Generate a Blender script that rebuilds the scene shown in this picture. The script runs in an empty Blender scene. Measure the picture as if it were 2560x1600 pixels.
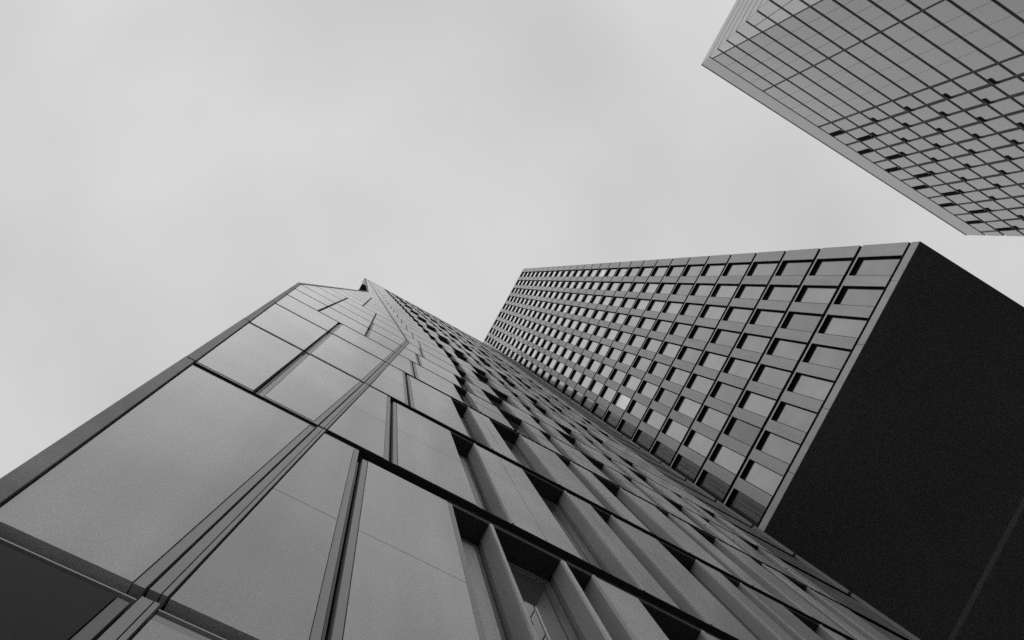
import bpy, math, random
from mathutils import Matrix, Vector

random.seed(7)
SC = bpy.context.scene
COL = SC.collection
EYE = 1.6                                     # camera height above the pavement

# ------------------------------------------------------------------ camera
RIGHT = Vector((0.86299119, -0.48279834, -0.14883537))
DOWN = Vector((0.48045714, 0.87537067, -0.05373202))
FWD = Vector((0.15622785, -0.02513876, 0.98740109))
FOCAL = 1952.21                               # in pixels of a 2560 wide frame
cam_data = bpy.data.cameras.new("camera")
cam_data.sensor_width = 36.0
cam_data.lens = FOCAL / 2560.0 * 36.0
cam_data.clip_start = 0.05
cam_data.clip_end = 6000.0
cam = bpy.data.objects.new("camera", cam_data)
COL.objects.link(cam)
m = Matrix.Identity(4)
up, back = -DOWN, -FWD
for i in range(3):
    m[i][0], m[i][1], m[i][2] = RIGHT[i], up[i], back[i]
m[2][3] = EYE
cam.matrix_world = m
SC.camera = cam
SC.render.resolution_x, SC.render.resolution_y = 1024, 640

# ------------------------------------------------------------------ sky and light
SUN_EL, SUN_AZ = math.radians(62), math.radians(288)
world = bpy.data.worlds.new("World")
SC.world = world
world.use_nodes = True
nt = world.node_tree
nt.nodes.clear()
out = nt.nodes.new("ShaderNodeOutputWorld")
bg = nt.nodes.new("ShaderNodeBackground")
bg.inputs["Strength"].default_value = 0.1
sky = nt.nodes.new("ShaderNodeTexSky")
sky.sky_type = 'NISHITA'
sky.sun_disc = False
sky.sun_elevation = SUN_EL
sky.sun_rotation = SUN_AZ
sky.air_density = 1.0
sky.dust_density = 1.0
bw = nt.nodes.new("ShaderNodeRGBToBW")
nt.links.new(sky.outputs[0], bw.inputs[0])
# overcast deck: a grey veil with soft cloud blotches over the sky
tc = nt.nodes.new("ShaderNodeTexCoord")
mp = nt.nodes.new("ShaderNodeMapping")
mp.inputs["Scale"].default_value = (1.0, 1.0, 2.2)
mp.inputs["Location"].default_value = (3.1, 0.0, 0.0)
nz = nt.nodes.new("ShaderNodeTexNoise")
nz.inputs["Scale"].default_value = 2.6
nz.inputs["Detail"].default_value = 3.5
nz.inputs["Roughness"].default_value = 0.45
cr = nt.nodes.new("ShaderNodeValToRGB")
cr.color_ramp.elements[0].position = 0.30
cr.color_ramp.elements[0].color = (0.78, 0.78, 0.785, 1)
cr.color_ramp.elements[1].position = 0.72
cr.color_ramp.elements[1].color = (1.0, 1.0, 1.0, 1)
mul = nt.nodes.new("ShaderNodeMixRGB")
mul.blend_type = 'MULTIPLY'
mul.inputs[0].default_value = 1.0
mul.inputs[2].default_value = (7.2, 7.2, 7.2, 1)
mix = nt.nodes.new("ShaderNodeMixRGB")
mix.inputs[0].default_value = 0.95
nt.links.new(tc.outputs["Generated"], mp.inputs[0])
nt.links.new(mp.outputs[0], nz.inputs["Vector"])
nt.links.new(nz.outputs["Fac"], cr.inputs[0])
nt.links.new(cr.outputs[0], mul.inputs[1])
nt.links.new(bw.outputs[0], mix.inputs[1])
nt.links.new(mul.outputs[0], mix.inputs[2])
nt.links.new(mix.outputs[0], bg.inputs["Color"])
nt.links.new(bg.outputs[0], out.inputs["Surface"])

sun_data = bpy.data.lights.new("sun", 'SUN')
sun_data.energy = 0.5
sun_data.angle = math.radians(60)
sun_data.color = (1.0, 0.995, 0.985)
sun = bpy.data.objects.new("sun", sun_data)
COL.objects.link(sun)
sd = Vector((math.sin(SUN_AZ) * math.cos(SUN_EL), math.cos(SUN_AZ) * math.cos(SUN_EL), math.sin(SUN_EL)))
sun.rotation_euler = sd.to_track_quat('Z', 'Y').to_euler()
sun.location = (0, 0, 200)

SC.view_settings.view_transform = 'Standard'
SC.view_settings.look = 'None'
SC.view_settings.gamma = 1.0
SC.view_settings.exposure = 0.0
SC.render.engine = 'CYCLES'
SC.cycles.use_denoising = False             # the fine grain that is left suits the grainy photograph
SC.cycles.max_bounces = 6

# ------------------------------------------------------------------ materials (the photograph is black and white)
def mat(name, v, rough=0.6, spec=0.5, noise=0.0, nscale=3.0, grain=0.0, gscale=60.0, bump=0.0, metal=0.0, ior=1.5, streak=0.0, vary=0.0):
    """Grey surface: value v, soft blotches, fine grain, streaks down the height (rain; on PANEL painted reflections)."""
    M = bpy.data.materials.new(name)
    M.use_nodes = True
    t = M.node_tree
    b = t.nodes["Principled BSDF"]
    b.inputs["Roughness"].default_value = rough
    b.inputs["Specular IOR Level"].default_value = spec
    b.inputs["Metallic"].default_value = metal
    b.inputs["IOR"].default_value = ior
    base = t.nodes.new("ShaderNodeValue")
    base.outputs[0].default_value = v
    cur = base.outputs[0]
    pos = t.nodes.new("ShaderNodeNewGeometry").outputs["Position"]

    def modulate(cur, amount, scale, stretch=(1, 1, 1), detail=4.0):
        mpn = t.nodes.new("ShaderNodeMapping")
        mpn.inputs["Scale"].default_value = stretch
        n = t.nodes.new("ShaderNodeTexNoise")
        n.inputs["Scale"].default_value = scale
        n.inputs["Detail"].default_value = detail
        mr = t.nodes.new("ShaderNodeMapRange")
        mr.inputs["From Min"].default_value = 0.25
        mr.inputs["From Max"].default_value = 0.75
        mr.inputs["To Min"].default_value = 1 - amount
        mr.inputs["To Max"].default_value = 1 + amount
        mu = t.nodes.new("ShaderNodeMath")
        mu.operation = 'MULTIPLY'
        t.links.new(pos, mpn.inputs[0])
        t.links.new(mpn.outputs[0], n.inputs["Vector"])
        t.links.new(n.outputs["Fac"], mr.inputs["Value"])
        t.links.new(cur, mu.inputs[0])
        t.links.new(mr.outputs[0], mu.inputs[1])
        return mu.outputs[0], n.outputs["Fac"]
    if noise:
        cur, _ = modulate(cur, noise, nscale)
    if streak:
        cur, _ = modulate(cur, streak, 2.0, (1, 1, 0.06))
    if vary:                                     # each piece came out of the works a little lighter or darker
        oi = t.nodes.new("ShaderNodeObjectInfo")
        mr = t.nodes.new("ShaderNodeMapRange")
        mr.inputs["To Min"].default_value = 1 - vary
        mr.inputs["To Max"].default_value = 1 + vary
        mu = t.nodes.new("ShaderNodeMath")
        mu.operation = 'MULTIPLY'
        t.links.new(oi.outputs["Random"], mr.inputs["Value"])
        t.links.new(cur, mu.inputs[0])
        t.links.new(mr.outputs[0], mu.inputs[1])
        cur = mu.outputs[0]
    if grain:
        cur, fac = modulate(cur, grain, gscale, detail=2.0)
        if bump:
            bp = t.nodes.new("ShaderNodeBump")
            bp.inputs["Strength"].default_value = bump
            bp.inputs["Distance"].default_value = 0.004
            t.links.new(fac, bp.inputs["Height"])
            t.links.new(bp.outputs[0], b.inputs["Normal"])
    t.links.new(cur, b.inputs["Base Color"])
    return M

PANEL = mat("satin_panel", 0.50, rough=0.26, noise=0.24, nscale=0.5, grain=0.26, gscale=130, streak=0.24, vary=0.05)  # blotches and streaks paint soft reflections into the panel colour
PANEL_DARK = mat("dark_lobby_glass", 0.022, rough=0.5, spec=0.1, noise=0.1, nscale=1.0, grain=0.2, gscale=90)
STONE_SHADE = mat("shaded_stone_return", 0.30, rough=0.6, noise=0.10, nscale=0.8, grain=0.15, gscale=120, streak=0.08)  # same pier stone; the darker side holds its shade in the colour
STONE = mat("pale_stone", 0.60, rough=0.3, vary=0.2, noise=0.14, nscale=0.8, grain=0.2, gscale=70, streak=0.06)
JAMB = mat("grey_jamb_metal", 0.20, rough=0.5, noise=0.06, nscale=1.0, grain=0.1, gscale=70)
TRIM = mat("bright_metal_trim", 0.45, rough=0.3, metal=0.0, noise=0.05)
EDGE = mat("weathered_edge_metal", 0.18, rough=0.5, spec=0.4, noise=0.38, nscale=2.2, grain=0.25, gscale=60, streak=0.08)
DARK = mat("dark_recess_shade", 0.035, rough=0.7, spec=0.2)  # dark tone that holds the shade of undersides and recesses
BLACK = mat("black_lining", 0.015, rough=0.9, spec=0.0)
SOFFIT = mat("black_soffit_metal", 0.14, rough=0.8, spec=0.1, noise=0.10, nscale=0.25, grain=0.40, gscale=16)
SOFFIT_LINE = mat("soffit_joint_strip", 0.27, rough=0.8, spec=0.1)
PALE_PANE = mat("pale_backed_glass", 0.85, rough=0.15, spec=0.6)
BLADE = mat("pale_blade_metal", 0.62, rough=0.35)
PANES = [mat("block_glass_blind_%s" % n, v, rough=r, spec=0.5, metal=mt, noise=0.12, nscale=1.2) for n, v, r, mt in
         (("grey", 0.16, 0.10, 0.75), ("pale", 0.20, 0.14, 0.7), ("dim", 0.125, 0.08, 0.75), ("dark", 0.085, 0.06, 0.6), ("white", 0.5, 0.2, 0.5))]
GLASS_DARK = mat("dark_block_glass", 0.045, rough=0.1, spec=0.5)
REFLECTION = mat("reflection_tone", 0.22, rough=0.5)  # tone of the bars that imitate a reflection
PANEL_FRAME = mat("panel_frame_metal", 0.34, rough=0.4, noise=0.05)
GLASS = mat("facade_glass", 0.60, rough=0.0, spec=0.5, metal=0.85)
CONC = mat("block_concrete", 0.56, rough=0.65, noise=0.10, nscale=0.3, grain=0.12, gscale=20, streak=0.12)
CPANEL = mat("tower_glass_panel", 0.62, rough=0.3, noise=0.05, nscale=0.08, grain=0.08, gscale=4)
CLIT = mat("tower_lit_corner_panel", 0.9, rough=0.3, noise=0.05, nscale=0.08, grain=0.08, gscale=4)  # brighter light on the turned corner facet, put into a paler base tone
CSIDE = mat("tower_pale_panel", 0.62, rough=0.4, noise=0.05, nscale=0.1, grain=0.05, gscale=4)
CDARK = mat("tower_dark_joint", 0.03, rough=0.6)
ASPHALT = mat("asphalt", 0.07, rough=0.9, noise=0.2, nscale=0.4, grain=0.3, gscale=120)
PAVING = mat("paving_stone", 0.30, rough=0.8, noise=0.15, nscale=0.8, grain=0.2, gscale=60)

# ------------------------------------------------------------------ mesh helpers
class MB:
    """Collects solids and links them as one mesh object."""
    def __init__(self):
        self.v, self.f = [], []

    def prism(self, loop_a, loop_b):
        n, k = len(loop_a), len(self.v)
        self.v += [tuple(p) for p in loop_a] + [tuple(p) for p in loop_b]
        self.f.append(tuple(range(k, k + n)))
        self.f.append(tuple(range(k + 2 * n - 1, k + n - 1, -1)))
        for i in range(n):
            j = (i + 1) % n
            self.f.append((k + i, k + n + i, k + n + j, k + j))
        return self

    def box(self, a, b):
        (x0, y0, z0), (x1, y1, z1) = a, b
        return self.prism([(x0, y0, z0), (x1, y0, z0), (x1, y0, z1), (x0, y0, z1)],
                          [(x0, y1, z0), (x1, y1, z0), (x1, y1, z1), (x0, y1, z1)])

    def quad(self, pts):
        k = len(self.v)
        self.v += [tuple(p) for p in pts]
        self.f.append(tuple(range(k, k + len(pts))))
        return self

    def build(self, name, material, parent=None, kind=None, label=None):
        me = bpy.data.meshes.new(name)
        me.from_pydata(self.v, [], self.f)
        me.materials.append(material)
        me.update()
        import bmesh
        bm = bmesh.new()
        bm.from_mesh(me)
        bmesh.ops.recalc_face_normals(bm, faces=bm.faces)
        bm.to_mesh(me)
        bm.free()
        o = bpy.data.objects.new(name, me)
        COL.objects.link(o)
        if parent:
            o.parent = parent
            o.matrix_parent_inverse = parent.matrix_world.inverted()
        if kind:
            o["kind"] = kind
        if label:
            o["label"] = label
        return o

def thing(name, label, cat, loc):
    o = bpy.data.objects.new(name, None)
    COL.objects.link(o)
    o.location = loc
    o.matrix_world = Matrix.Translation(loc)
    o["label"], o["category"] = label, cat
    return o

def pixel_area(pts):
    """Area in the photograph, in pixels, of a flat outline clipped roughly to the frame."""
    q = []
    for p in pts:
        r = Vector(p) - Vector((0, 0, EYE))
        w = max(r.dot(FWD), 1e-3)
        q.append((r.dot(RIGHT) / w * FOCAL + 1280, r.dot(DOWN) / w * FOCAL + 800))
    for axis, lim, s in ((0, 0, 1), (0, 2560, -1), (1, 0, 1), (1, 1600, -1)):
        o = []
        for i in range(len(q)):
            a, b = q[i - 1], q[i]
            da, db = (a[axis] - lim) * s, (b[axis] - lim) * s
            if (da >= 0) != (db >= 0):
                t = da / (da - db)
                o.append((a[0] + (b[0] - a[0]) * t, a[1] + (b[1] - a[1]) * t))
            if db >= 0:
                o.append(b)
        q = o
        if not q:
            return 0.0
    return abs(sum(q[i - 1][0] * q[i][1] - q[i][0] * q[i - 1][1] for i in range(len(q)))) / 2

class Kind:
    """Pieces of one kind on one building: the hundred largest in view become parts, the rest one mass."""
    def __init__(self, name, material, parent, most=98):
        self.name, self.m, self.parent, self.most, self.items = name, material, parent, most, []

    def add(self, area, fill, sub=()):
        self.items.append((area, fill, sub))

    def build(self):
        self.items.sort(key=lambda t: -t[0])
        head = [t for t in self.items[:self.most] if t[0] > 0]
        tail = self.items[len(head):]
        for a, fill, sub in head:
            b = MB()
            fill(b)
            o = b.build(self.name, self.m, self.parent)
            for n, mm, fl in sub:
                s = MB()
                fl(s)
                s.build(n, mm, o)
        if tail:
            b, subs = MB(), {}
            for a, fill, sub in tail:
                fill(b)
                for n, mm, fl in sub:
                    fl(subs.setdefault((n, mm.name), (MB(), mm))[0])
            o = b.build(self.name, self.m, self.parent, kind="stuff" if len(tail) > 1 else None)
            for (n, _), (s, mm) in subs.items():
                s.build(n, mm, o, kind="stuff" if len(tail) > 1 else None)

def inset(poly, dist):
    """Move each edge of a convex outline inwards; dist is one number or one per edge."""
    n = len(poly)
    if not hasattr(dist, '__len__'):
        dist = [dist] * n
    ar = sum(poly[i - 1][0] * poly[i][1] - poly[i][0] * poly[i - 1][1] for i in range(n))
    s = 1 if ar > 0 else -1
    ln = []
    for i in range(n):
        a, b = poly[i], poly[(i + 1) % n]
        dx, dz = b[0] - a[0], b[1] - a[1]
        L = math.hypot(dx, dz) or 1e-9
        nx, nz_ = -dz / L * s, dx / L * s
        ln.append((a[0] + nx * dist[i], a[1] + nz_ * dist[i], dx, dz))
    res = []
    for i in range(n):
        x1, z1, dx1, dz1 = ln[i - 1]
        x2, z2, dx2, dz2 = ln[i]
        den = dx1 * dz2 - dz1 * dx2
        t = ((x2 - x1) * dz2 - (z2 - z1) * dx2) / den
        res.append((x1 + dx1 * t, z1 + dz1 * t))
    return res

# ================================================================== GROUND
g = MB().quad([(-1500, -1500, 0), (1500, -1500, 0), (1500, 1500, 0), (-1500, 1500, 0)]).build("ground", ASPHALT, kind="structure")
pv = MB().box((-14, -5.5, -0.2), (14.9, 1.5, 0.13)).build("pavement", PAVING, kind="structure")

# ================================================================== NEAR TOWER (wall close beside the camera, facing -Y)
D = 1.54                                     # distance of its wall plane from the camera
def PA(x, y, z):
    """Wall units (multiples of D, from the camera) and depth behind the wall in metres -> world."""
    return (x * D, D + y, z * D + EYE)
def prA(b, poly, y0, y1):
    return b.prism([PA(x, y0, z) for x, z in poly], [PA(x, y1, z) for x, z in poly])
def areaA(poly):
    return pixel_area([PA(x, 0, z) for x, z in poly])

near = thing("office_tower", "panelled tower with slanting left edge and recessed windows, its wall rising right beside the viewer", "tower", (0, D + 6, 0))

GROUND_Z = -EYE / D
ROWS = [-0.55, 2.06, 4.79, 7.44, 10.12, 12.12, 14.0] + [15.8 + 1.98 * i for i in range(20)]     # floor lines
TOP = 54.5
XE = 9.4                                     # right end of the wall
def lerp(z, pts):
    if z <= pts[0][0]:
        (za, a), (zb, b) = pts[0], pts[1]
    else:
        for (za, a), (zb, b) in zip(pts, pts[1:]):
            if z <= zb:
                break
    return a + (b - a) * (z - za) / (zb - za)
LEFT = [(2.06, -0.646), (15.8, -1.578), (31.3, -0.658), (TOP, -1.72)]
FOLD = [(2.06, -0.135), (4.79, 0.062), (7.44, 0.262), (10.12, 0.452), (15.8, 0.862), (24.8, 0.30), (33.7, -0.246), (TOP, -1.53)]
def left(z): return lerp(z, LEFT)
def fold(z): return lerp(z, FOLD)
MULL = [0.15, 0.33, 0.525, 0.717, 0.857, 1.0, 1.13]
START = [0.74, 0.945, 1.145, 1.375, 1.58, 1.75, 1.94, 1.97, 1.95]
def mullx(k):
    zm = (ROWS[k] + ROWS[k + 1]) / 2
    return MULL[k] if k < len(MULL) else 1.14 - 0.0635 * (zm - 17.2)
def startx(k):
    zm = (ROWS[k] + ROWS[k + 1]) / 2
    return START[k] if k < len(START) else 1.95 - 0.0635 * (zm - 18.8)
NF = len(ROWS) - 1
PIER_X = 7.75                                # the end pier starts here
EPS = 0.004

# solid core behind everything
core = [(left(GROUND_Z), GROUND_Z)] + [(x + 0.01, z) for z, x in LEFT] + [(XE, TOP), (XE, GROUND_Z)]
core = [(x, min(z, TOP - 0.05)) for x, z in core]
prA(MB(), core, 0.30, 11.0).build("wall", DARK, near)
# dark backing behind the joints of the panelled part
bk = MB()
for k in range(NF):
    z0, z1 = ROWS[k], ROWS[k + 1]
    cuts = [z0] + [z for z, _ in LEFT if z0 + 0.01 < z < z1 - 0.01] + [z1]
    for a, b in zip(cuts, cuts[1:]):
        prA(bk, [(left(a) + 0.01, a + 0.0005), (startx(k) - 0.012, a + 0.0005), (startx(k) - 0.012, b - 0.0005), (left(b) + 0.01, b - 0.0005)], 0.07, 0.29)
bk.build("joint_backing", BLACK, near)

# slanting edge strip, one length per floor
edge = Kind("edge_strip", EDGE, near)
TW = 0.056
zs = [GROUND_Z] + [r for r in ROWS[1:] if r < 15.7] + [15.8]
for a, b in zip(zs, zs[1:]):
    w0 = w1 = TW
    q = [(left(a), a + 0.012), (left(a) + w0, a + 0.016), (left(b) + w1, b - 0.016), (left(b), b - 0.016)]
    edge.add(areaA(q), lambda m_, q=q: prA(m_, q, -0.012, 0.5))
q = [(-1.578, 15.82), (-1.52, 15.70), (-0.60, 31.25), (-0.665, 31.3)]
edge.add(areaA(q), lambda m_, q=q: prA(m_, q, -0.012, 0.5))
q = [(-0.66, 31.35), (-0.60, 31.35), (-1.66, TOP - 0.9), (-1.72, TOP - 0.9)]
edge.add(areaA(q), lambda m_, q=q: prA(m_, q, -0.012, 0.5))
edge.build()
# dark return of the taller part behind the notch in the outline
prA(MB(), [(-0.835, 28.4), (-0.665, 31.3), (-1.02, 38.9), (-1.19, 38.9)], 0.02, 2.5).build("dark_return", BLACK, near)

# bright thin metal line in each floor joint
tr = Kind("joint_trim", TRIM, near)
panels = Kind("facade_panel", PANEL, near, 98)
mulls = Kind("mullion", JAMB, near)
bands = Kind("fold_band", PANEL_FRAME, near)
lobby = Kind("lobby_panel", PANEL_DARK, near)

def panel(poly, floor, ring=(0, 0, 0, 0), kind=None, split=None, y=0.0):
    """A cladding panel: front plate, and thin metal frame strips along the edges named in ring (bottom, right, top, left)."""
    kind = kind or panels
    if any(ring) and floor < 7:
        fw = 0.031
        w = [fw if r else 0.0 for r in ring]
        i2 = inset(poly, w)
        inner = inset(poly, [v + 0.0035 if v else 0.0 for v in w])
    else:
        w, i2, inner = None, None, poly
    plates = [inner]
    if split is not None:
        (x0, z0), (x1, _), (x2, z1), (x3, _) = inner
        t = (split - z0) / (z1 - z0)
        xa, xb = x0 + (x3 - x0) * t, x1 + (x2 - x1) * t
        s = 0.003
        plates = [[(x0, z0), (x1, z0), (xb, split - s), (xa, split - s)], [(xa, split + s), (xb, split + s), (x2, z1), (x3, z1)]]
    sub = []
    if w:
        def frame(b):
            for i in range(4):
                if w[i]:
                    j = (i + 1) % 4
                    prA(b, [poly[i], poly[j], i2[j], i2[i]], y + 0.004, y + 0.065)
        sub = [("frame", JAMB if kind is lobby else PANEL_FRAME, frame)]
    kind.add(areaA(poly), lambda b: [prA(b, p, y, y + 0.065) for p in plates], sub)


def between(f0, f1, z0, z1):
    return [(f0(z0), z0), (f1(z0), z0), (f1(z1), z1), (f0(z1), z1)]

for k in range(NF):
    r0, r1 = ROWS[k], ROWS[k + 1]
    low = k < 4
    gap = (0.085, 0.105, 0.08, 0.09, 0.09, 0.10)[k] if k < 6 else 0.10
    z0, z1 = r0 + 0.012, r1 - gap
    zm = (r0 + r1) / 2
    # ---- the fan of panels left of the slanting fold
    if r0 < 15.7:
        inner = [lambda z: left(z) + TW + 0.01]
    elif r1 <= 31.4:
        inner = [lambda z: max(left(z), left(z1)) + 0.075] if False else [lambda z: left(z) + 0.075]
    else:
        inner = [lambda z: left(z) + 0.075]
    if k == 0:
        xs = []
    elif k == 1:
        xs = []
    elif k in (2, 3, 4):
        xs = [(-0.385, 0.020)]
    elif k in (5, 6, 7, 8):
        xs = [(-0.75, 0.022), (0.045, 0.018)]
    elif k in (9, 10, 11, 12):
        xs = [(-0.336, 0.022)]
    else:
        xs = []
    # panels are cut where the outline bends inside the floor
    cuts = [z0] + [z for z in (31.3,) if z0 + 0.1 < z < z1 - 0.1] + [z1]
    for a, b in zip(cuts, cuts[1:]):
        fl = inner[0]
        for x, w in xs:
            if x - w > max(fl(a), fl(b)) + 0.05:
                panel(between(fl, lambda z, x=x, w=w: x - w, a, b), k, ring=(k > 1, 0, 0, 0))
                fl = (lambda z, x=x, w=w: x + w)
        if fold(zm) - 0.04 > fl(zm):
            panel(between(fl, lambda z: fold(z) - 0.034, a, b), k, ring=(k > 1, 1, 0, k > 1), kind=lobby if k == 0 else None)
    for x, w in xs:
        if x - w > left(zm) + 0.1:
            q = [(x - w * 0.35, z0), (x + w * 0.35, z0), (x + w * 0.35, z1), (x - w * 0.35, z1)]
            mulls.add(areaA(q), lambda m_, q=q: prA(m_, q, 0.045, 0.069))
    # ---- fold: a band of metal between two dark joints
    for a, b in [(r0 + 0.02, min(r1 - 0.03, 15.78))] if r0 < 15.7 else [(r0 + 0.01, r1 - 0.04)]:
        w = 0.024 if r0 < 15.7 else 0.012
        q = between(lambda z: fold(z) - w, lambda z: fold(z) + w * 0.25, a, b)
        q2 = between(lambda z: fold(z) + w * 0.42, lambda z: fold(z) + w, a, b)
        bands.add(areaA(q), lambda m_, q=q, q2=q2: (prA(m_, q, 0.004, 0.068), prA(m_, q2, 0.002, 0.068)))
    # ---- fold to mullion, mullion to first window
    xm, xs_ = mullx(k), startx(k)
    hw = 0.016 if low else 0.014
    spl = (None, 3.285, 5.95, 8.6)[k] if k < 4 else None
    zg = r1 - ((0.10, 0.265, 0.235, 0.17)[k] if low else 0.11)
    if xm - hw > fold(zm) + 0.08:
        panel(between(lambda z: fold(z) + 0.034, lambda z: xm - hw, z0, z1), k, ring=(0, 1, k in (0, 1), 0), split=spl)
    if xs_ > xm + 0.1:
        panel([(xm + hw, z0), (xs_ - 0.012, z0), (xs_ - 0.012, zg), (xm + hw, zg)], k, ring=(0, k == 1, 0, 1), split=spl)
    q = [(xm - 0.005, z0), (xm + 0.005, z0), (xm + 0.005, zg), (xm - 0.005, zg)]
    mulls.add(areaA(q) * (5 if low else 1), lambda m_, q=q: prA(m_, q, 0.05, 0.069))
    # ---- bright line low in the joint above
    if low:
        zt = r1 - gap * 0.55
        q = [(left(zt) + TW, zt - 0.003), (fold(zt) - 0.03, zt - 0.003), (fold(zt) - 0.03, zt + 0.003), (left(zt) + TW, zt + 0.003)]
        tr.add(areaA(q), lambda m_, q=q: prA(m_, q, 0.012, 0.069))
        if k == 0:
            q2 = [(fold(zt) + 0.03, zt - 0.003), (xs_ - 0.02, zt - 0.003), (xs_ - 0.02, zt + 0.003), (fold(zt) + 0.03, zt + 0.003)]
            tr.add(areaA(q2), lambda m_, q=q2: prA(m_, q, 0.012, 0.069))

def pane(b, q, y, slant):
    """A sheet of glass; slant is how much deeper its right edge sits in the frame."""
    x0, x1 = q[0][0], q[1][0]
    f = lambda x, e: y + e + slant * (x - x0) / (x1 - x0)
    b.prism([PA(x, f(x, 0), z) for x, z in q], [PA(x, f(x, 0.016), z) for x, z in q])

# ---- windows set deep between stone piers
windows = Kind("window", JAMB, near, 98)
piers = Kind("pier", STONE, near, 98)
ends = Kind("end_pier", EDGE, near)
heads = Kind("window_head", DARK, near)
for k in range(NF):
    r0, r1 = ROWS[k], ROWS[k + 1]
    s = startx(k)
    zg = r1 - ((0.10, 0.255, 0.225, 0.17)[k] if k < 4 else 0.115)
    wins = []
    if k <= 1:
        wins = [(s, s + 0.24), (s + 0.262, s + 0.735), (s + 0.765, s + 0.955), (s + 1.285, s + 1.755)]
        x = s + 2.0
        while x + 1.3 < PIER_X:
            wins += [(x, x + 0.22), (x + 0.55, x + 1.02)]
            x += 1.52
    else:
        x = s
        j = 0
        while x + 1.27 < PIER_X:
            o = 0.0 if k % 2 else 0.22                # every other floor is set over
            wins += [(x, x + 0.24), (x + 0.545 + o, x + 1.01 + o)]
            x += 1.52 + 0.03 * (k % 2)
            j += 1
    # head strip: pale edge in front, underside shade painted dark behind it; dark back of the joint above
    hd = MB()
    qg = [(s - 0.01, zg), (PIER_X, zg), (PIER_X, r1 - 0.0015), (s - 0.01, r1 - 0.0015)]
    qh = [(s - 0.01, zg - 0.022), (PIER_X, zg - 0.022), (PIER_X, zg - 0.001), (s - 0.01, zg - 0.001)]
    heads.add(areaA(qh) + areaA(qg), lambda m_, qg=qg, qh=qh: (prA(m_, qg, 0.07, 0.299), prA(m_, qh, 0.016, 0.298)))
    qt = [(s - 0.01, zg - 0.015), (PIER_X, zg - 0.015), (PIER_X, zg - 0.006), (s - 0.01, zg - 0.006)]
    mulls.add(areaA(qt), lambda m_, q=qt: prA(m_, q, 0.003, 0.0155))
    zt = zg - 0.023
    if k >= 1:  # added dark plates: shade under the floor line put into colour
        xl_ = fold(r1) + 0.036 if k < 6 else startx(k) - 0.01
        qp = [(xl_, r1 - 0.0005), (PIER_X, r1 - 0.0005), (PIER_X, r1 + 0.0035), (xl_, r1 + 0.0035)]
        heads.add(areaA(qp), lambda m_, q=qp: prA(m_, q, 0.003, 0.069))
        if k < 6:
            qf = [(left(r1) + TW + 0.012, r1 - 0.0005), (fold(r1) - 0.036, r1 - 0.0005), (fold(r1) - 0.036, r1 + 0.004), (left(r1) + TW + 0.012, r1 + 0.004)]
            heads.add(areaA(qf), lambda m_, q=qf: prA(m_, q, 0.003, 0.069))
    # piers fill what the windows leave
    spans = []
    x = s
    for a, b in wins:
        if a - x > 0.004:
            spans.append((x, a))
        x = b
    spans.append((x, PIER_X))
    wd = 0.245 if k < 4 else 0.15
    for a, b in spans:
        if b - a < 0.02:
            a, b = a - 0.004, b + 0.004
        q = [(a, r0 + 0.005), (b, r0 + 0.005), (b, zt), (a, zt)]
        qi = [(a + 0.004, r0 + 0.006), (b - 0.004, r0 + 0.006), (b - 0.004, zt - 0.001), (a + 0.004, zt - 0.001)]
        mid = (a + b) / 2
        if b - a > 0.2 and k < 6:
            js = 0.003
            halves = [[(a, r0 + 0.004), (mid - js, r0 + 0.004), (mid - js, zt), (a, zt)], [(mid + js, r0 + 0.004), (b, r0 + 0.004), (b, zt), (mid + js, zt)]] if (k + int(a * 10)) % 2 else [q]
        else:
            halves = [q]
        if b - a > 0.2:                          # a cross joint in the upper third, as on the spandrel line
            zc = r0 + (zt - r0) * (0.62 if k < 4 else 0.5)
            cut = []
            for h in halves:
                (xa, za), (xb, _), (_, zb_), _ = h
                g_ = 0.003 if k < 4 else 0.03
                cut += [[(xa, za), (xb, za), (xb, zc - g_), (xa, zc - g_)], [(xa, zc + g_), (xb, zc + g_), (xb, zb_), (xa, zb_)]]
            halves = cut
        do = 0.175 if k < 4 else 0.09
        blade = []
        if b - a > 0.2:
            qb = [(a - 0.001, r0 + 0.006), (a + 0.018, r0 + 0.006), (a + 0.018, zt - 0.001), (a - 0.001, zt - 0.001)]
            blade = [("blade", BLADE, lambda m_, q=qb: prA(m_, q, -0.010, -0.001))]
        piers.add(areaA(q), lambda m_, h=halves, do=do: [prA(m_, p, 0.0, 0.022) for p in h],
                  [("return", STONE_SHADE, lambda m_, q=q, do=do: prA(m_, q, 0.0225, do)), ("jamb", JAMB, lambda m_, q=qi, do=do: prA(m_, q, do + 0.006, 0.297))] + blade)
    for a, b in wins:
        q = [(a + 0.006, r0 + 0.03), (b - 0.006, r0 + 0.03), (b - 0.006, zt - 0.004), (a + 0.006, zt - 0.004)]
        i2 = inset(q, 0.014)
        def frame(m_, q=q, i2=i2, wd=wd):
            for i in range(4):
                j = (i + 1) % 4
                prA(m_, [q[i], q[j], i2[j], i2[i]], wd - 0.017, wd + 0.023)
            # sill board
            (x0, z0), (x1, _) = q[0], q[1]
            prA(m_, [(x0, z0 - 0.02), (x1, z0 - 0.02), (x1, z0 - 0.002), (x0, z0 - 0.002)], 0.02, wd + 0.023)
        windows.add(areaA(q), frame, [("pane", PALE_PANE if b - a < 0.3 and k < 4 else GLASS, lambda m_, q=i2, wd=wd, sl=(0.005 if b - a > 0.3 and k < 3 else 0.0): pane(m_, q, wd, sl))])
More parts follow.
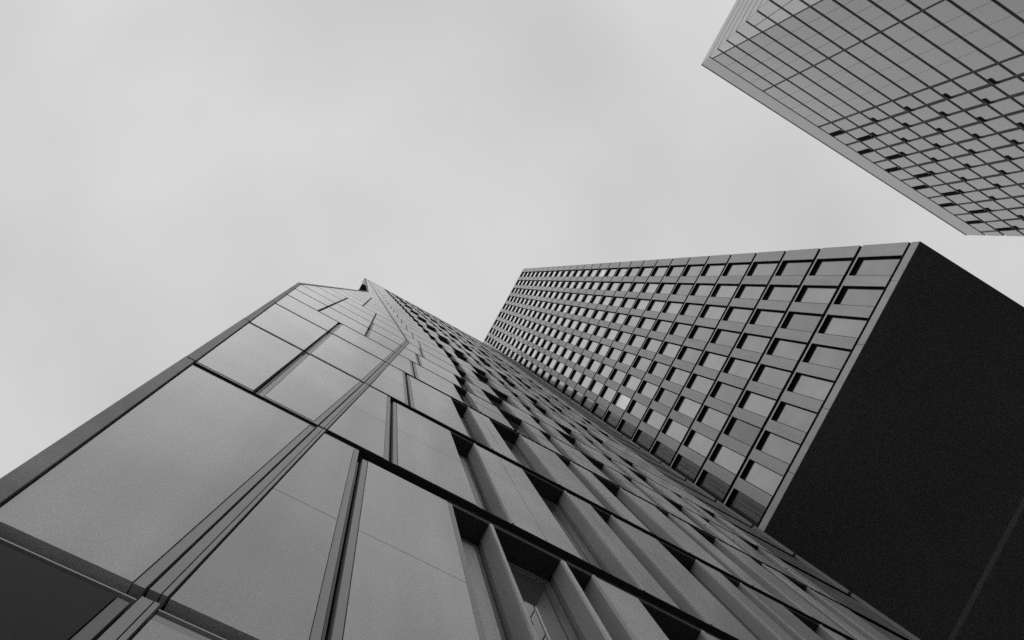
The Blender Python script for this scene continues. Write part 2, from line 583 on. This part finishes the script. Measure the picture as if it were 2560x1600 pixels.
# end pier: one tall pale slab per floor
for k in range(2, NF):
    r0, r1 = ROWS[k], ROWS[k + 1]
    q = [(PIER_X + 0.03, r0 + 0.05), (XE, r0 + 0.05), (XE, r1 - 0.36), (PIER_X + 0.03, r1 - 0.36)]
    qd = [(PIER_X + 0.03, r0 + 0.044), (XE, r0 + 0.044), (XE, r0 + 0.0495), (PIER_X + 0.03, r0 + 0.0495)]  # added black plate paints the shade under the slab
    qb = [(XE - 0.05, r0 + 0.05), (XE, r0 + 0.05), (XE, r1 - 0.05), (XE - 0.05, r1 - 0.05)]
    ends.add(areaA(q), lambda m_, q=q: prA(m_, q, 0.0, 0.297), [("edge_fin", JAMB, lambda m_, q=qb: prA(m_, q, -0.09, -0.002)), ("shade_plate", BLACK, lambda m_, q=qd: prA(m_, q, 0.003, 0.297))])
for kd in (panels, lobby, mulls, bands, tr, windows, piers, ends, heads):
    kd.build()
# roof coping
prA(MB(), [(-1.70, TOP - 0.9), (XE, TOP - 0.9), (XE, TOP), (-1.72, TOP)], -0.01, 0.6).build("parapet", STONE, near)

# ================================================================== GRIDDED BLOCK (faces -X, hangs over the street)
X0 = 15.0
def PB(y, z, x):
    return (X0 + x, y * X0, z * X0 + EYE)
def bxB(b, y0, y1, z0, z1, x0, x1):
    return b.box((X0 + x0, y0 * X0, z0 * X0 + EYE), (X0 + x1, y1 * X0, z1 * X0 + EYE))
block = thing("office_block", "concrete block with a regular grid of deep square windows and a black underside overhead", "office block", (X0 + 12, 0, 1.65 * X0))
ZB, FH, NFB = 1.676, 0.1963, 28
YO, YI = -0.6545, 0.62
ZBOT = 1.635
ZTOP = 7.185
wrow = [(-0.6195 + 0.0838 * i, -0.6195 + 0.0838 * i + 0.0545) for i in range(12)]
GRV = 0.0142                                   # height of the floor joint
bxB(MB(), YO + 0.001, YI, ZBOT + 0.004, ZTOP - 0.004, 0.355, 26.0).build("core", DARK, block)
wall = MB()
groove = MB()
wins = Kind("window", BLACK, block, 98)
for j in range(NFB):
    zb = ZB + FH * j
    zt = min(zb + FH - GRV, ZTOP - 0.012)
    zl = zb + FH - GRV - 0.0075                # underside of the lintel
    dep = 0.135
    edges = [YO] + [v for w in wrow for v in w] + [YI]
    for a, b in zip(edges[0::2], edges[1::2]):
        bxB(wall, a, b, zb, zt, 0.0, 0.35)
    for a, b in wrow:
        bxB(wall, a + 0.00005, b - 0.00005, zl, zt - 0.00008, 0.004, 0.349)
        def reveal(m_, a=a, b=b, zb=zb, zl=zl, dep=dep):
            t = 0.0015
            bxB(m_, a, b, zl - t, zl - 0.0001, 0.012, dep + 0.03)
            bxB(m_, a + t, b - t, zl - 0.0100, zl - t - 0.00002, dep - 0.025, dep + 0.03)   # blind box under the head
            bxB(m_, a + 0.0001, a + t - 0.00002, zb, zl - t - 0.00002, 0.03, dep + 0.03)
            bxB(m_, b - t + 0.00002, b - 0.0001, zb, zl - t - 0.00002, 0.012, dep + 0.03)
        area = pixel_area([PB(a, zb, 0), PB(b, zb, 0), PB(b, zl, 0), PB(a, zl, 0)]) if b < 0.11 else 0
        reflection_bars = []
        if 0.04 < a < 0.06:  # pale bars imitate the near tower's piers reflected in this glass
            def reflected_bars(m_, a=a, b=b, zb=zb, zl=zl, dep=dep):
                for t in (0.30, 0.37, 0.44, 0.62):
                    y = b - (b - a) * t
                    bxB(m_, y - 0.0007, y + 0.0007, zb + 0.002, zl - 0.03, dep - 0.02, dep - 0.002)
            reflection_bars = [("reflection_bars", REFLECTION, reflected_bars)]
        wins.add(area, reveal, reflection_bars + [("pane", GLASS_DARK if reflection_bars else random.choices(PANES, (60, 45, 40, 14, 1.5))[0], lambda m_, a=a, b=b, zb=zb, zl=zl, dep=dep: bxB(m_, a + 0.0017, b - 0.0017, zb, zl - 0.0102, dep, dep + 0.028))])
    if j < NFB - 1:
        bxB(groove, YO + 0.008, YI, zb + FH - GRV + 0.00008, zb + FH - 0.00008, 0.105, 0.35)
        bxB(groove, YO + 0.001, YI, zb + FH - 0.0011, zb + FH - 0.00009, 0.003, 0.1045)  # added dark plate stands in for shade under the piers
bxB(groove, YO + 0.001, YI, ZB - 0.0013, ZB - 0.0002, 0.003, 0.1345)  # the same painted shade, added under the lowest floor
wall.build("wall", CONC, block)
groove.build("floor_joint", DARK, block)
wins.build()
MB().box((16.0, 4.2, 0.0), (34.0, 9.2, ZBOT * X0 + EYE + 0.03)).build("support_core", CONC, block)
# bottom fascia in lengths, with dark joints between them
fas = MB()
fy = [YO] + [(a[1] + b[0]) / 2 for a, b in zip(wrow[0::2], wrow[1::2])] + [YI]
for a, b in zip(fy, fy[1:]):
    bxB(fas, a + 0.0006, b - 0.0006, ZBOT + 0.0034, ZB - 0.0105, -0.004, 0.354)
fas.build("fascia", CONC, block)
bxB(MB(), YO + 0.006, YI, ZBOT + 0.004, ZB - 0.0003, 0.10, 0.352).build("fascia_backing", DARK, block)
# parapet blocks
par = MB()
bxB(par, YO, YI, ZTOP - 0.010, ZTOP, -0.004, 26.05)
par.build("parapet", CONC, block)
# black underside with its joint strips
sf = MB()
bxB(sf, YO + 0.0003, YI, ZBOT + 0.0012, ZBOT + 0.0032, -0.003, 26.0)
so = sf.build("soffit", SOFFIT, block)
js = MB()
for xx in (8.2, 16.6):
    bxB(js, YO + 0.003, YI - 0.01, ZBOT + 0.0006, ZBOT + 0.00115, xx, xx + 0.24)
js.build("joint_strip", SOFFIT_LINE, so)

# ================================================================== CURTAIN WALL TOWER (behind and above the camera, faces +Y)
YC = 50.0
def PC(x, z, y):
    return (x * YC, -YC - y, z * YC + EYE)
def prC(b, poly, y0, y1):
    return b.prism([PC(x, z, y0) for x, z in poly], [PC(x, z, y1) for x, z in poly])
def areaC(poly):
    return pixel_area([PC(x, z, 0) for x, z in poly])
high = thing("curtain_wall_tower", "pale curtain wall tower with thin dark joints and a plain band along its roof edge", "skyscraper", (50, -YC - 15, 0))
CT, CB, CFH = 2.262, 2.189, 0.0702
CZ0 = -EYE / YC
def cl(z): return 0.486 + 0.0795 * (z - CT) + 0.0     # slanting left edge
def cr_(z): return 1.511 + 0.143 * (CT - z)            # slanting right edge
def cf(z): return 0.490 + 0.066 * (CB - z)             # slanting joint
core = [(cl(CZ0) + 0.003, CZ0), (cr_(CZ0) - 0.002, CZ0), (cr_(CT) - 0.002, CT - 0.004), (cl(CT) + 0.003, CT - 0.004)]
prC(MB(), core, 0.12, 30.0).build("core", CDARK, high)
prC(MB(), [(cl(CB) - 0.0, CB + 0.002), (cr_(CB), CB + 0.002), (cr_(CT), CT - 0.0046), (cl(CT), CT - 0.0046)], 0.0, 0.4).build("roof_band", CPANEL, high)
prC(MB(), [(cl(CT), CT - 0.0040), (cr_(CT), CT - 0.0040), (cr_(CT), CT), (cl(CT), CT)], -0.05, 0.5).build("coping", CDARK, high)
cp = Kind("facade_panel", CPANEL, high, 98)
pale = Kind("corner_panel", CLIT, high, 98)
vent = Kind("vent_slot", BLACK, high, 98)
dense = [0.8725 + 0.0523 * i for i in range(0, 22)]
NC = 31
for i in range(NC):
    z1 = CB - CFH * i - 0.0048
    z0 = CB - CFH * (i + 1) + 0.0048
    if z0 < CZ0:
        break
    cols = []
    if i >= 0:
        mid = lambda z: 0.4835
        if i < 4:
            cols.append((lambda z: cl(z) + 0.001, lambda z: cf(z) - 0.0018, 1))
        else:
            cols.append((lambda z: cl(z) + 0.001, lambda z: 0.4835 - 0.0010, 1))
            cols.append((lambda z: 0.4835 + 0.0010, lambda z: cf(z) - 0.0018, 1))
    cols.append((lambda z: cf(z) + 0.0018, lambda z: 0.6710 - 0.0022, 4))
    cols.append((lambda z: 0.6710 + 0.0022, lambda z: dense[0] - 0.0026, 4))
    for c0, c1 in zip(dense, dense[1:]):
        n = dense.index(c0)
        if c1 > cr_(z1) - 0.01:
            cols.append((lambda z, c0=c0: c0 + 0.0042, lambda z: cr_(z), 1))
            break
        e0 = 0.0056 if (n + i) % 2 else 0.0044       # every second joint is a broad shadow gap
        e1 = 0.0044 if (n + i) % 2 else 0.0056
        cols.append((lambda z, c0=c0, e0=e0: c0 + e0, lambda z, c1=c1, e1=e1: c1 - e1, 1))
    for a, b, n in cols:
        q = [(a(z0), z0), (b(z0), z0), (b(z1), z1), (a(z1), z1)]
        def plates(m_, a=a, b=b, n=n, z0=z0, z1=z1):
            for s in range(n):
                t0, t1 = s / n, (s + 1) / n
                e = 0.0005 if n > 1 else 0
                f = lambda z, t: a(z) + (b(z) - a(z)) * t
                prC(m_, [(f(z0, t0) + e, z0), (f(z0, t1) - e, z0), (f(z1, t1) - e, z1), (f(z1, t0) + e, z1)], 0.0, 0.13)
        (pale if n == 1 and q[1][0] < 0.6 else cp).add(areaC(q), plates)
    # open slots: broad ones on the two top floors, small hooked ones lower down
    for n, c0 in enumerate(dense):
        if c0 > cr_(z0) - 0.02 or n == 0:
            continue
        if n % 2 == 1 and i < 1:
            q = [(c0 - 0.014, z0 + 0.002), (c0 + 0.001, z0 + 0.002), (c0 + 0.001, z1 - 0.001), (c0 - 0.014, z1 - 0.001)]
            vent.add(areaC(q), lambda m_, q=q: prC(m_, q, -0.03, 0.1))
        if n % 2 == 0 and i == 1:
            q = [(c0 - 0.014, z0 + 0.002), (c0 + 0.001, z0 + 0.002), (c0 + 0.001, z1 - 0.001), (c0 - 0.014, z1 - 0.001)]
            vent.add(areaC(q), lambda m_, q=q: prC(m_, q, -0.03, 0.1))
        elif i >= 2 and (n + i) % 2 == 0:
            q = [(c0 - 0.019, z1 - 0.013), (c0 + 0.001, z1 - 0.013), (c0 + 0.001, z1 - 0.001), (c0 - 0.019, z1 - 0.001)]
            vent.add(areaC(q), lambda m_, q=q: prC(m_, q, -0.03, 0.1))
cp.build()
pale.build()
vent.build()
# side wall: floor bands of pale panels running back from the slanting edge
side = Kind("side_panel", CSIDE, high, 98)
for i in range(-1, NC):
    z1 = CT - 0.003 if i < 0 else CB - CFH * i - 0.0035
    z0 = CB + 0.0035 if i < 0 else CB - CFH * (i + 1) + 0.0035
    if z0 < CZ0:
        break
    q = [PC(cl(z0), z0, 0.06), PC(cl(z1), z1, 0.06), PC(cl(z1), z1, 30), PC(cl(z0), z0, 30)]
    def band(m_, z0=z0, z1=z1):
        m_.prism([PC(cl(z0) - 0.0005, z0, 0.02), PC(cl(z1) - 0.0005, z1, 0.02), PC(cl(z1) + 0.003, z1, 0.02), PC(cl(z0) + 0.003, z0, 0.02)],
                 [PC(cl(z0) - 0.0005, z0, 30), PC(cl(z1) - 0.0005, z1, 30), PC(cl(z1) + 0.003, z1, 30), PC(cl(z0) + 0.003, z0, 30)])
    side.add(pixel_area(q), band)
side.build()
